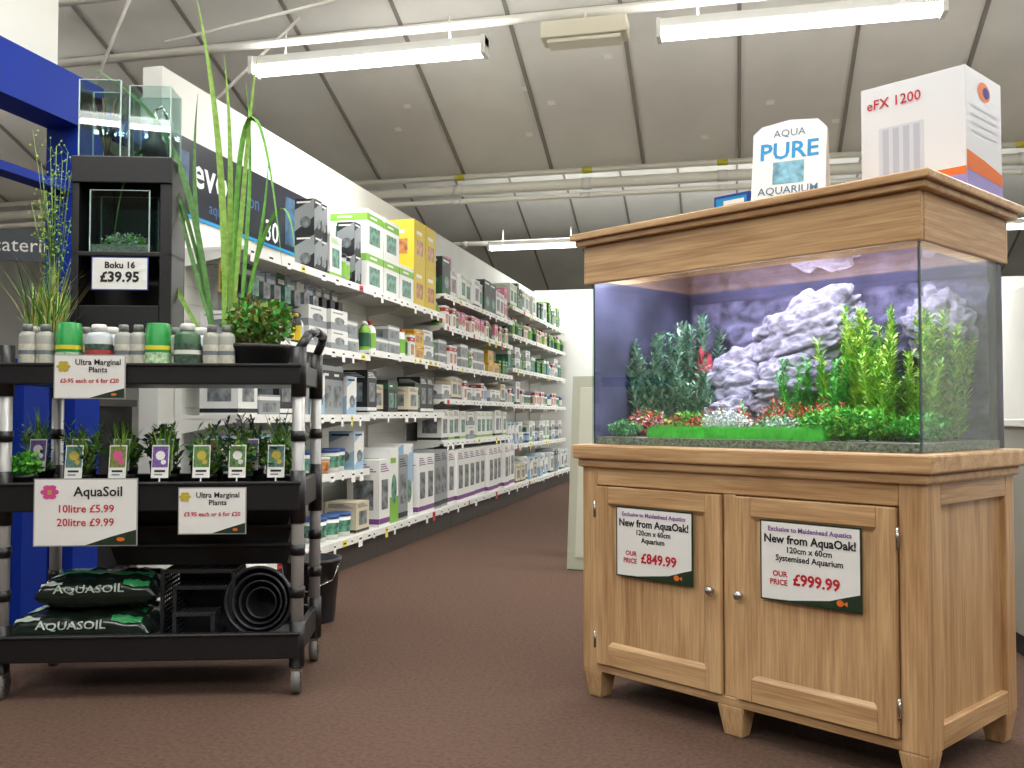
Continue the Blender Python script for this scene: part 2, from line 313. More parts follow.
for i in range(nx+1):
    for j in range(nz+1):
        x=-1.24+1.20*i/nx; z=.970+.54*j/nz; q=Vector((x*4+z*1.5,z*8-x*2,2.0)); vd=noise.voronoi(q)[0]; vd2=noise.voronoi(q*2.7)[0]
        e=min(1,(1.53-z)/.05)*min(1,max(.15,(x+1.2)/.25))
        d=.02+.05*(.5+noise.fractal(q*.6,.8,2,4))+min(.4,vd[1]-vd[0])*.06+(vd2[1]-vd2[0])*.012
        vs.append((x,.628-max(0,d)*e,z))
for i in range(nx):
    for j in range(nz): a=i*(nz+1)+j; fs.append((a,a+nz+1,a+nz+2,a+1))
b.add(vs,fs,mat('relief_rock',(104,98,116),.9,var=.65,scale=16,bump=.7),None,True); thing(b,'rock_background','craggy grey moulded rock background inside aquarium','rock',TL(0,0,0),RT)
rock('aquarium_rock','large layered grey rock inside aquarium',-.88,.42,1.14,.17,.08,.15,3.1,rockm,-.55)
rock('aquarium_rock','layered grey rock leaning up in aquarium',-.61,.43,1.33,.22,.08,.13,8.2,rockm,-.4)
rock('aquarium_rock','tall grey rock near aquarium rear corner',-.17,.51,1.34,.10,.055,.12,5.5,rockm)
rock('aquarium_rock','low rounded grey rock on gravel',-.64,.37,1.15,.15,.08,.11,1.5,rockm,-.4)
rock('aquarium_rock','pale layered grey rock standing on gravel',-.88,.33,1.04,.11,.07,.07,6.5,rockm,-.3)
redm=mat('red_plastic_plant',(170,24,45),.6,var=.4,scale=30)
rock('aquarium_ornament','deep red coral ornament in aquarium',-1.06,.45,1.14,.045,.04,.15,9.5,redm)
def stems(b,n,w,d,h,m,lvl=.018,leaf=.03,up=.5,k=6):
    for i in range(n):
        x=R.uniform(-w,w); y=R.uniform(-d,d); hh=h*R.uniform(.5,1)
        lx,ly=R.uniform(-.06,.06),R.uniform(-.03,.03)
        b.tube((x,y,0),(x+lx*.9,y+ly*.9,hh*.9),.002,m[0],5)
        z=.01; a=R.random()*6
        while z<hh:
            f=z/hh; s0=leaf*(1-.35*f)
            for j in range(k):
                sc_=s0*R.uniform(.5,1.25); aa=a+j*6.283/k+R.uniform(-.5,.5); uu=up+R.uniform(-.5,.5); dx,dy=math.cos(aa),math.sin(aa)
                p=Vector((x+lx*f,y+ly*f,z+R.uniform(-.5,.5)*lvl)); q=p+Vector((dx*sc_*.6,dy*sc_*.6,sc_*uu)); s_=p+Vector((dx*sc_,dy*sc_,sc_*uu*1.4))
                t=Vector((-dy,dx,R.uniform(-.5,.5)))*sc_*.2
                b.add([p,q-t,s_,q+t],[(0,1,2,3)],R.choice(m))
            z+=lvl; a+=.7
def bush(b,n,rx,ry,rz,m,leaf=.02,cz=None):
    cz=rz if cz is None else cz
    for i in range(n):
        v=Vector((R.gauss(0,1),R.gauss(0,1),R.gauss(0,1))).normalized()*(R.random()**.4)
        p=Vector((v.x*rx,v.y*ry,cz+v.z*rz)); 
        if p.z<.002: p.z=.002+R.random()*.01
        d=Vector((R.gauss(0,1),R.gauss(0,1),R.gauss(0,.7)+.4)).normalized(); s_=d.cross(Vector((R.random(),R.random(),.3))).normalized()
        l=leaf*R.uniform(.6,1.3); pp=p+d*l
        if pp.z<.001: pp.z=.001
        b.add([p,p+d*l*.5+s_*l*.28,pp,p+d*l*.5-s_*l*.28],[(0,1,2,3)],R.choice(m))
def gr(n,c=(90,140,60),r=.5): return mat(n,c,r,var=.3,scale=40)
yg=[gr('leaf_lime',(165,205,70)),gr('leaf_yellow_green',(215,228,105)),gr('leaf_green',(120,185,70))]
dg=[gr('leaf_grey_green',(130,165,140)),gr('leaf_dark_green',(90,140,98)),gr('leaf_sage',(165,190,158))]
mg=[gr('leaf_mid_green',(75,165,62)),gr('leaf_fresh_green',(125,208,80))]
rd=[gr('leaf_red',(205,40,50)),gr('leaf_orange_red',(225,85,60)),gr('leaf_pale_pink',(230,200,195))]
wh=[gr('leaf_white',(238,238,232)),gr('leaf_cream',(218,222,195)),gr('leaf_mid_green')]
def A_(kind,label,x,y,fn,grp=None):
    b=B(); fn(b); return thing(b,kind,label,'plant',TL(x,y,.969),RT,grp)
A_('aquarium_plant','tall grey-green feathery aquarium plant',-1.16,.28,lambda b:stems(b,16,.06,.06,.40,dg,leaf=.036,lvl=.009,k=7))
A_('aquarium_plant','tall grey-green feathery aquarium plant',-1.13,.45,lambda b:stems(b,18,.08,.05,.48,dg,leaf=.04,lvl=.009,k=7))
A_('aquarium_plant','grey-green feathery plant beside red ornament',-1.0,.31,lambda b:stems(b,11,.06,.04,.28,dg,leaf=.034,lvl=.010,k=7))
A_('aquarium_plant','tall yellow-green leafy aquarium plant',-.35,.34,lambda b:stems(b,26,.10,.05,.44,yg,leaf=.032,lvl=.009,k=7))
A_('aquarium_plant','tall yellow-green leafy aquarium plant by side glass',-.19,.25,lambda b:stems(b,18,.08,.05,.34,yg,leaf=.030,lvl=.009,k=7))
A_('aquarium_plant','tall yellow-green leafy plant in rear corner',-.12,.42,lambda b:stems(b,22,.03,.10,.42,yg,leaf=.032,lvl=.009,k=7))
A_('aquarium_plant','bushy mid-green aquarium plant beside rock',-.50,.30,lambda b:stems(b,20,.10,.04,.30,mg,leaf=.028,lvl=.010,k=7))
A_('aquarium_plant','bushy mid-green aquarium plant behind red plants',-.42,.42,lambda b:stems(b,16,.09,.03,.38,mg+dg[:1],leaf=.033,lvl=.011,k=7))
A_('aquarium_plant','bushy red aquarium plant among rocks',-.60,.22,lambda b:stems(b,16,.10,.04,.15,rd[:2]+mg,leaf=.022,lvl=.010))
A_('aquarium_plant','bushy red aquarium plant',-.42,.20,lambda b:stems(b,12,.08,.04,.13,rd[:2]+mg[:1],leaf=.022,lvl=.010))
A_('aquarium_plant','feathery red and green aquarium plant',-.83,.24,lambda b:stems(b,14,.09,.03,.11,rd[:2]+dg[:2],leaf=.022,lvl=.010))
A_('aquarium_plant','low red and cream aquarium plant',-1.14,.20,lambda b:bush(b,1000,.10,.07,.05,rd+mg[:1],.017))
A_('aquarium_plant','low red and green aquarium plant',-.96,.19,lambda b:bush(b,900,.10,.06,.045,rd[:2]+mg,.017))
A_('aquarium_plant','low white flowering aquarium plant',-.76,.15,lambda b:bush(b,1000,.10,.04,.05,wh[:2],.014))
A_('aquarium_plant','low cream flowering aquarium plant',-.55,.14,lambda b:bush(b,700,.09,.035,.04,wh,.014))
A_('aquarium_plant','rounded bright green aquarium bush',-.30,.12,lambda b:bush(b,2600,.17,.06,.052,mg+yg[:1],.018))
A_('aquarium_plant','rounded green aquarium bush by side glass',-.11,.24,lambda b:bush(b,1600,.06,.16,.042,mg+yg[2:],.018))
A_('aquarium_plant','low dark green aquarium bush',-1.17,.09,lambda b:bush(b,700,.07,.04,.03,mg+dg,.016))
def grass(b):
    for i in range(7500):
        x=R.uniform(-.34,.34); y=R.uniform(-.035,.03); h=R.uniform(.018,.05); a=R.uniform(-.01,.01)
        b.add([(x-.0014,y,0),(x+.0014,y,0),(x+a,y+R.uniform(-.008,.004),h)],[(0,1,2)],gm if R.random()<.7 else mg[1])
gm=gr('turf_green',(120,245,100),.6)
o=A_('aquarium_grass','bright green artificial turf strip along front glass',-.68,.072,grass); o['kind']='stuff'
# ---------------------------------------------------------------- things on the hood
fxr=root('filter_box','white boxed external filter with orange and purple print on hood','box',TL(-.142,.40,1.739),RT)
b=B(); w,d,h=.33,.28,.365; b.box(-w/2,w/2,-d/2,d/2,0,h,mat('carton_white',(226,228,232),.45))
y=-d/2-.001
b.rect(-w/2,w/2,0,h*.16,y,orange); b.add([(-w/2,y-.0006,0),(w/2,y-.0006,0),(w/2,y-.0006,h*.09),(0,y-.0006,h*.13),(-w/2,y-.0006,h*.17)],[(0,1,2,3,4)],mat('print_lilac',(150,140,200),.5))
b.rect(-w*.32,w*.12,h*.2,h*.62,y,mat('print_pale',(205,208,218),.4)); 
for i in range(4): b.rect(-w*.28+i*w*.1,-w*.22+i*w*.1,h*.2,h*.6,y-.0006,mat('print_steel',(180,185,198),.4))
b.text('eFX 1200',.045,-w/2+.02,h*.80,y-.001,red,bold=.01)
Ms=Matrix.Rotation(math.pi/2,4,'Z')
b.rect(-d/2,d/2,0,h*.14,-w/2-.001,mat('print_lilac'),Ms); 
b.add([(-d/2,-w/2-.0016,h*.14),(d/2,-w/2-.0016,h*.10),(d/2,-w/2-.0016,h*.2),(0,-w/2-.0016,h*.26),(-d/2,-w/2-.0016,h*.30)],[(0,1,2,3,4)],orange,Ms)
b.disc(0,h*.85,.05,.03,-w/2-.001,orange,Ms); b.disc(.015,h*.85,.025,.018,-w/2-.0016,blue_i,Ms)
for i in range(4): b.rect(-.1,.1,h*(.68-.07*i),h*(.70-.07*i),-w/2-.001,mat('print_pale'),Ms)
part(fxr,b,'carton',bevel=.002)
b=B(); w,h=.235,.29
def pent(b,y,m,M):
    b.add([(-w/2,y,0),(w/2,y,0),(w/2,y,h*.86),(w*.38,y,h*.97),(0,y,h),(-w*.38,y,h*.95),(-w/2,y,h*.86)],[(0,1,2,3,4,5,6)],m,M)
Mf=Matrix.Rotation(math.radians(-12),4,'X'); Mb=Matrix.Translation((0,.13,0))@Matrix.Rotation(math.radians(12),4,'X')
pent(b,0,white,Mf); pent(b,.001,white,Mf); pent(b,0,white,Mb)
b.rect(-w/2,w/2,.0,.012,-.001,blue_i,Mf)
b.text('AQUA',.036,0,h*.80,-.001,mat('ink_slate',(80,110,140),.5),'CENTER',0,0,Mf); b.text('PURE',.082,0,h*.53,-.001,cyan,'CENTER',.02,0,Mf)
b.rect(-.05,.05,h*.22,h*.49,-.001,mat('tank_photo',(120,170,190),.4,var=.5,scale=40),Mf); b.text('AQUARIUM',.037,0,h*.10,-.002,mat('ink_slate'),'CENTER',.01,0,Mf)
thing(b,'display_card','white folded display card with blue lettering on hood','sign',TL(-.465,.07,1.739),RT+math.radians(20))
b=B(); b.box(-.07,.07,-.05,.05,0,.05,blue_i); b.rect(-.06,.06,.008,.04,-.051,cyan); b.rect(-.03,.05,.015,.03,-.0516,white)
thing(b,'small_box','small blue and white printed box on hood','box',TL(-.65,.08,1.739),RT,bevel=.002)
# ---------------------------------------------------------------- CART
RC=math.radians(13.2+4); CO=Vector((*W(-1.89,3.53),0)); MC=Matrix.Translation(CO)@Matrix.Rotation(RC,4,'Z')
def CL(x,y,z): return tuple(MC@Vector((x,y,z)))
CW,CD=1.08,.52
cart=root('utility_cart','black plastic three-tier utility cart on castors','cart',CL(0,0,0),RC)
for (z0,z1) in ((1.165,1.245),(.69,.80),(.135,.235)):
    b=B(); b.box(0,CW,0,CD,z0,z0+.03,black); b.box(-.01,CW+.01,-.01,.015,z0,z1,black); b.box(-.01,CW+.01,CD-.015,CD+.01,z0,z1,black); b.box(-.01,.015,.015,CD-.015,z0,z1,black); b.box(CW-.015,CW+.01,.015,CD-.015,z0,z1,black)
    b.box(-.016,CW+.016,-.016,.0,z1-.014,z1,black); part(cart,b,'shelf',bevel=.005)
for (x,y) in ((.0,.02),(CW,.02),(.0,CD-.02),(CW,CD-.02)):
    b=B(); b.tube((x,y,.13),(x,y,1.30),.024,grey,14)
    for (a,c) in ((.10,.27),(.36,.40),(.52,.56),(.64,.84),(.95,.99),(1.12,1.31)): b.tube((x,y,a),(x,y,c),.029,black,14)
    part(cart,b,'post')
    b=B(); b.tube((x,y,.095),(x,y,.14),.012,chrome); b.box(x-.02,x+.02,y-.03,y+.03,.08,.098,chrome); b.box(x-.021,x-.017,y-.02,y+.02,.035,.085,chrome); b.box(x+.017,x+.021,y-.02,y+.02,.035,.085,chrome)
    b.tube((x-.015,y,.05),(x+.015,y,.05),.05,mat('castor_rubber',(110,108,104),.6),18); b.tube((x-.017,y,.05),(x+.017,y,.05),.022,chrome,12); part(cart,b,'castor','grey rubber castor wheel')
b=B(); b.path([(CW,.02,1.30),(CW+.03,.06,1.36),(CW+.045,.15,1.38),(CW+.045,CD-.15,1.38),(CW+.03,CD-.06,1.36),(CW,CD-.02,1.30)],.018,black); part(cart,b,'handle')
zt=1.196
def bottle(body,cap,label,lab,h=.2,r=.032,band=None):
    bb=root('bottle',lab,'bottle',group='treatment bottles on cart top')
    b=B(); b.lathe([(r*.9,0),(r,.006),(r,h*.76),(r*.85,h*.83),(r*.45,h*.87),(r*.45,h*.89)],body,sy=.8); part(bb,b,'body')
    b=B(); b.lathe([(r*.55,h*.87),(r*.55,h*.98),(r*.48,h)],cap); part(bb,b,'cap')
    b=B(); b.lathe([(r*1.02,h*.15),(r*1.02,h*.62)],label,sy=.82,cap=False); 
    b.lathe([(r*1.03,h*.42),(r*1.03,h*.5)],band or cyan,sy=.83,cap=False); part(bb,b,'label'); return bb
def can(body,lab,h=.2,r=.036):
    bb=root('bottle',lab,'bottle',group='treatment bottles on cart top')
    b=B(); b.lathe([(r*.95,0),(r,.006),(r,h*.84),(r*.93,h*.88),(r*.93,h*.98),(r*.86,h)],body,seg=24); part(bb,b,'body')
    b=B(); b.lathe([(r*1.02,h*.2),(r*1.02,h*.45)],mat('can_label',(180,210,170),.5,var=.5,scale=60),cap=False,seg=24); b.lathe([(r*1.02,h*.5),(r*1.02,h*.58)],mat('print_yellow',(220,210,60),.5),cap=False,seg=24); part(bb,b,'label'); return bb
greyb=mat('grey_bottle',(158,160,152),.4); greycap=mat('grey_cap',(130,133,130),.4); greenb=mat('green_bottle',(40,150,70),.35); darkl=mat('label_dark',(60,84,70),.5,var=.8,scale=50); beige=mat('label_beige',(196,194,180),.5,var=.2,scale=60)
slate=mat('band_slate',(110,120,125),.5)
proto={'g':bottle(greyb,greycap,beige,'grey plastic bottle with pale label',.2,.033,slate),
 'G':can(greenb,'bright green round bottle with white label band',.205,.047),
 'j':bottle(mat('clear_jar',(190,196,200),.2),white,darkl,'pale bottle with dark patterned label',.2,.05,mat('band_red',(180,60,60),.5)),
 'k':bottle(mat('dark_green_jar',(60,100,70),.35),white,darkl,'dark green bottle with white cap',.205,.05,mat('band_white',(220,225,215),.5))}
seq=[('g',28),('g',45),('G',68),('j',97),('g',121),('g',135.5),('G',155),('k',184),('g',208),('g',222.5)]
used=set()
for i,(k,px) in enumerate(seq):
    lx=(px-512)/950*3.63+1.9; loc=CL(lx,.08,zt)
    if k not in used: p=proto[k]; p.location=loc; p.rotation_euler=(0,0,RC); used.add(k)
    else: clone(proto[k],loc,RC)
for i,px in enumerate((38,60,88,112,150,175,200)):
    lx=(px-512)/950*3.75+1.9; clone(proto['g' if i%3 else 'j'],CL(lx,.19,zt),RC)
def card(name,w,h,lines,lab,loc,rz=RC,rx=0,logo=None,frame=grey,swoosh=True):
    b=B(); b.box(-w/2,w/2,0,.003,0,h,frame); b.rect(-w/2+.004,w/2-.004,.004,h-.004,-.0008,white)
    if swoosh: b.add([(0,-.0014,.004),(w/2-.004,-.0014,.004),(w/2-.004,-.0014,h*.24),(w*.25,-.0014,h*.14)],[(0,1,2,3)],dgreen); b.disc(w*.34,h*.10,w*.04,h*.03,-.002,orange)
    if logo: logo(b)
    for (t,s,x,z,m,bd) in lines: b.text(t,s,x,z,-.0022,m,'CENTER',bd)
    return thing(b,name,lab,'sign',loc,rz,rx=rx)
def flower(x,z,r,m):
    def f(b):
        for i in range(6):
            a=i*1.047; b.disc(x+math.cos(a)*r*.55,z+math.sin(a)*r*.55,r*.45,r*.3,-.0016-.0001*i,m,seg=8)
        b.disc(x,z,r*.25,r*.25,-.0024,gphoto,seg=8)
    return f
def cx(px,d=3.52): return (px-512)/950*d+1.89
card('price_sign',.26,.165,[('Ultra Marginal',.029,.03,.127,txt,.02),('Plants',.029,.03,.099,txt,.02),('£5.95 each or 6 for £20',.022,0,.06,red,.025)],'white price card for marginal plants hung on top shelf edge',CL(cx(88),-.022,1.11),logo=flower(-.095,.12,.026,gphoto))
card('price_sign',.375,.25,[('AquaSoil',.05,.045,.185,txt,.02),('10litre £5.99',.040,0,.125,red,.015),('20litre £9.99',.040,0,.075,red,.015)],'large white price card for aquatic soil hung on middle shelf',CL(cx(86),-.022,.565),logo=flower(-.13,.2,.034,mat('pink_flower',(210,80,140),.5)))
card('price_sign',.25,.175,[('Ultra Marginal',.028,.02,.137,txt,.02),('Plants',.028,.02,.109,txt,.02),('£3.95 each or 6 for £20',.0215,0,.068,red,.025)],'white price card for marginal plants hung on middle shelf',CL(cx(210),-.022,.605),logo=flower(-.10,.14,.022,gphoto))
potm=mat('pot_black',(26,26,28),.5); soil=mat('soil',(48,36,28),.95,var=.4,scale=80)
def potted(label,fol,loc,r=.05,h=.08,card_=None,grp='small marginal plants on cart',name='potted_plant',pot='pot'):
    rt=root(name,label,'plant',loc,RC,grp)
    b=B(); b.lathe([(r*.75,0),(r,h*.9),(r*1.06,h*.9),(r*1.06,h),(r*.95,h),(r*.93,h*.88)],potm,cap=False); b.lathe([(r*.74,.001),(r*.92,h*.86)],soil,seg=16); part(rt,b,pot)
    b=B(); fol(b); part(rt,b,'foliage',loc=(0,0,h*.85))
    if card_:
        b=B(); b.box(-.032,.032,-.001,.001,0,.125,white); b.rect(-.029,.029,.04,.12,-.0016,card_[0]); b.disc(0,.085,.018,.018,-.0022,card_[1],seg=10); b.disc(.012,.06,.010,.010,-.0022,card_[1],seg=8); b.rect(-.02,.02,.022,.03,-.0016,txt); b.rect(-.02,.01,.01,.015,-.0016,slate); b.rect(-.003,.003,-.04,0,0,white)
        part(rt,b,'plant_label','printed picture plant label',loc=(0,-r-.012,h-.01),rx=math.radians(-8))
    return rt
def blades(n,L,w,lean,mats,wr=.02,az=None):
    def f(b):
        for i in range(n):
            a=R.random()*6.283 if az is None else az+R.uniform(-.7,.7); ln=L*R.uniform(.5,1); le=lean*R.uniform(.2,1); pts=[]
            bx,by=R.uniform(-wr,wr),R.uniform(-wr,wr); dr=R.uniform(.0,.5)*lean
            for j in range(9):
                t=j/8; r_=ln*(le*t*t+.06*t); z=ln*(t-dr*t**3); pts.append((bx+math.cos(a)*r_,by+math.sin(a)*r_,max(z,-.02)))
            b.ribbon(pts,w*R.uniform(.7,1.1),R.choice(mats),side=Vector((-math.sin(a),math.cos(a),0)))
    return f
lg=[gr('blade_green',(130,170,70)),gr('blade_deep_green',(70,120,50)),gr('blade_straw',(205,195,120))]
lg2=[gr('blade_green'),gr('blade_deep_green')]
for (lx,ly,L) in ((.13,.15,.30),(.03,.25,.42),(.035,.44,.50),(.10,.25,.38)):
    potted('small pot with straggly yellow-green grassy stems',blades(60,L,.008,.42,lg),CL(lx-.02,ly,zt),.03,.09,grp='grassy pots on cart top')
lf=[gr('leaf_plain_green',(85,140,55)),gr('leaf_olive',(115,140,55)),gr('leaf_darker_green',(50,90,60))]
kinds=[lambda b:bush(b,260,.05,.04,.05,mg,.03),lambda b:stems(b,8,.03,.03,.20,lf,leaf=.04,k=4,lvl=.02),blades(34,.26,.007,.3,lg2),lambda b:(stems(b,7,.03,.03,.18,lf,leaf=.045,k=4,lvl=.022)),blades(26,.24,.011,.25,lg2),lambda b:bush(b,300,.055,.045,.08,lf,.035)]
cards=[(mat('photo_green',(90,130,70),.5,var=.5,scale=90),white),(mat('photo_teal',(80,120,110),.5,var=.5,scale=90),gphoto),(mat('photo_olive',(120,130,60),.5,var=.5,scale=90),mat('pink_flower')),(mat('photo_violet',(110,80,150),.5,var=.5,scale=90),white),(mat('photo_green'),gphoto)]
labs=['small pot of bright green low foliage','small pot of upright leafy stems with picture label','small pot of fine grassy blades with picture label','small pot of broad leafy stems with picture label','small pot of narrow reed-like blades with picture label','small pot of bushy green leaves with picture label']
zm=.722
pxs=[(30,0),(82,1),(124,2),(165,4),(205,3),(240,5),(278,5)]
for i,(px,k) in enumerate(pxs):
    potted(labs[k],kinds[k],CL(cx(px,3.64),.09,zm),.045,.10,cards[i%5] if i else None)
for i,px in enumerate((50,90,130,172,215,255,290)):
    k=(i*2+1)%6; potted(labs[k].replace(' with picture label',' in second row'),kinds[k],CL(min(cx(px,3.78),1.0),.23,zm),.045,.12,cards[(i+3)%5])
for i,px in enumerate((45,85,125,165,205,245,280)):
    k=(i+2)%6; potted(labs[k].replace(' with picture label',' behind other pots'),kinds[k],CL(min(cx(px,3.9),1.0),.38,zm),.045,.14)
bwl=root('potted_plant','wide black bowl planter with bushy small-leaved plant','plant',CL(.89,.20,zt),RC)
b=B(); b.lathe([(.085,0),(.10,.01),(.135,.105),(.15,.115),(.15,.13),(.135,.13),(.125,.11)],potm,cap=False,seg=32); b.lathe([(.08,.002),(.126,.10)],soil,seg=32); part(bwl,b,'pot')
b=B(); bush(b,900,.14,.11,.11,[lf[0],lf[1],mg[0],gr('leaf_bronze',(130,110,60))],.034,.11); 
for i in range(14):
    a=R.random()*6.28; b.tube((0,0,0),(math.cos(a)*.1,math.sin(a)*.1,R.uniform(.08,.17)),.002,lf[1],5)
part(bwl,b,'foliage',loc=(0,0,.10))
tall=root('tall_reed_plant','tall potted reed plant with long arching green blades','plant',CL(.72,.40,zt),RC)
b=B(); b.lathe([(.07,0),(.095,.14),(.10,.14),(.10,.155),(.09,.155),(.088,.14)],potm,cap=False,seg=24); b.lathe([(.07,.002),(.088,.13)],soil,seg=24); part(tall,b,'pot')
def bez(p0,p1,p2,p3,n=18):
    out=[]
    for i in range(n):
        t=i/(n-1); u=1-t; out.append(tuple(u**3*a+3*u*u*t*b_+3*u*t*t*c+t**3*d for a,b_,c,d in zip(p0,p1,p2,p3)))
    return out
b=B(); bm_=lg2+[gr('blade_bright',(105,170,65))]
L_=[((-.01,0,0),(.0,0,.5),(-.03,0,1.0),(-.13,-.05,1.50),.026),((-.04,0,0),(-.14,0,.6),(-.16,0,1.0),(-.56,-.1,1.16),.026),((.04,0,0),(.0,0,1.0),(.12,0,1.45),(.25,-.1,.30),.026),
 ((.02,.02,0),(.0,0,.5),(.03,0,.8),(-.02,0,1.25),.022),((-.05,0,0),(-.12,0,.4),(-.16,0,.7),(-.14,.05,1.1),.02),((.05,.02,0),(.07,0,.4),(.12,0,.8),(.06,.05,1.15),.02),
 ((-.06,0,0),(-.2,0,.2),(-.3,0,.5),(-.36,-.05,.42),.018),((-.04,0,0),(-.2,0,.9),(-.40,0,1.1),(-.43,-.1,.45),.018),((.05,0,0),(.12,0,.5),(.26,0,.85),(.30,-.1,.35),.018),
 ((.02,-.02,0),(.06,0,.5),(.08,0,1.0),(.12,0,1.25),.018),((-.03,-.02,0),(-.12,0,.3),(-.22,0,.6),(-.26,0,.95),.018),((.05,0,0),(.10,0,.3),(.16,0,.5),(.17,0,.85),.018)]
for i,(p0,p1,p2,p3,w_) in enumerate(L_): b.ribbon(bez(p0,p1,p2,p3),w_*1.15,bm_[i%3],side=Vector((1,.25+.5*(i%3),0)))
part(tall,b,'foliage',loc=(0,0,.13))
tw=root('display_stand','black plastic tiered display stand on cart','stand',CL(.12,.30,zt),RC)
b=B(); b.box(0,.40,.19,.20,0,.90,black); b.box(0,.40,0,.20,.86,.91,black); b.box(0,.40,-.01,.0,.80,.91,black); b.box(.0,.40,0,.19,.50,.52,black); b.box(0,.03,0,.19,0,.90,black); b.box(.35,.40,0,.19,0,.90,black); b.box(0.03,.35,.02,.19,.28,.30,black); b.box(.03,.35,.0,.02,.0,.30,black)
part(tw,b,'frame',bevel=.004)
def tank(loc,w,d,h,lab,planted=True):
    r_=root('small_glass_tank',lab,'aquarium',loc,RC); g=clear('thin_glass',(228,240,238),.05,.8)
    b=B(); b.box(-w/2,w/2,-d/2,-d/2+.004,0,h,g); b.box(-w/2,w/2,d/2-.004,d/2,0,h,g); b.box(-w/2,-w/2+.004,-d/2+.004,d/2-.004,0,h,g); b.box(w/2-.004,w/2,-d/2+.004,d/2-.004,0,h,g)
    e=mat('glass_edge_pale',(170,195,190),.2)
    for x in (-w/2,w/2-.004):
        for y in (-d/2,d/2-.004): b.box(x-.0005,x+.0045,y-.0005,y+.0045,0,h,e)
    for y in (-d/2,d/2-.004): b.box(-w/2,w/2,y-.0005,y+.0045,h,h+.003,e)
    part(r_,b,'glass')
    if planted:
        b=B(); b.box(-w/2+.005,w/2-.005,-d/2+.005,d/2-.005,0,.03,mat('pale_gravel',(150,150,140),.9,var=.5,scale=100)); bush(b,500,w*.38,d*.3,.035,[mg[1],wh[0],dg[2]],.016,.05); part(r_,b,'planting')
    return r_
tank(CL(.31,.37,zt+.521),.24,.13,.25,'small planted glass tank inside black stand')
tank(CL(.22,.40,zt+.911),.17,.16,.32,'square clear glass vase tank on black stand',False)
tank(CL(.42,.40,zt+.911),.17,.15,.30,'square clear glass tank with pump fittings on stand',False)
b=B(); b.lathe([(.05,0),(.05,.08),(.03,.10),(.03,.14)],mat('dark_pump',(60,62,66),.4)); b.tube((0,0,.14),(0,0,.22),.008,chrome); b.path([(0,0,.22),(.03,0,.24),(.05,0,.18)],.006,chrome)
thing(b,'pump_fitting','small dark pump with chrome spout inside glass tank','pump',CL(.42,.40,zt+.914),RC)
b=B(); 
for i in range(14):
    a=i*.7; b.path([(0,0,0),(.02*math.cos(a),.02*math.sin(a),.1),(.07*math.cos(a),.06*math.sin(a),.2+.007*i)],.0035,mat('twig',(100,84,60),.8),5)
thing(b,'driftwood_twigs','bare brown twigs standing in glass vase','twigs',CL(.22,.40,zt+.914),RC)
card('price_sign',.225,.135,[('Boku 16',.036,0,.09,txt,.03),('£39.95',.057,0,.035,txt,.035)],'white price card clipped to black stand',CL(.32,.285,zt+.36),swoosh=False,frame=blue_i)
b=B()
for i in range(22):
    x=R.uniform(-.09,.09); z=R.uniform(.3,.95); b.path([(0,0,0),(x*.3,0,z*.5),(x,R.uniform(-.05,.05),z)],.0014,lf[1],4)
    for j in range(12):
        t=R.random(); p=Vector((x*t,0,z*(.5+.5*t))); q=p+Vector((R.uniform(-.05,.05),R.uniform(-.03,.03),R.uniform(0,.05))); b.tube(p,q,.0008,lf[0],3); b.disc(q.x,q.z,.004,.004,q.y,yg[0],seg=5)
rt=root('potted_plant','pot with tall wispy branching stems','plant',CL(.04,.345,zt),RC); part(rt,b,'foliage',loc=(0,0,.07)); b=B(); b.lathe([(.02,0),(.025,.08),(.024,.08),(.022,.07)],potm,cap=False); b.lathe([(.018,.002),(.022,.07)],soil); part(rt,b,'pot')
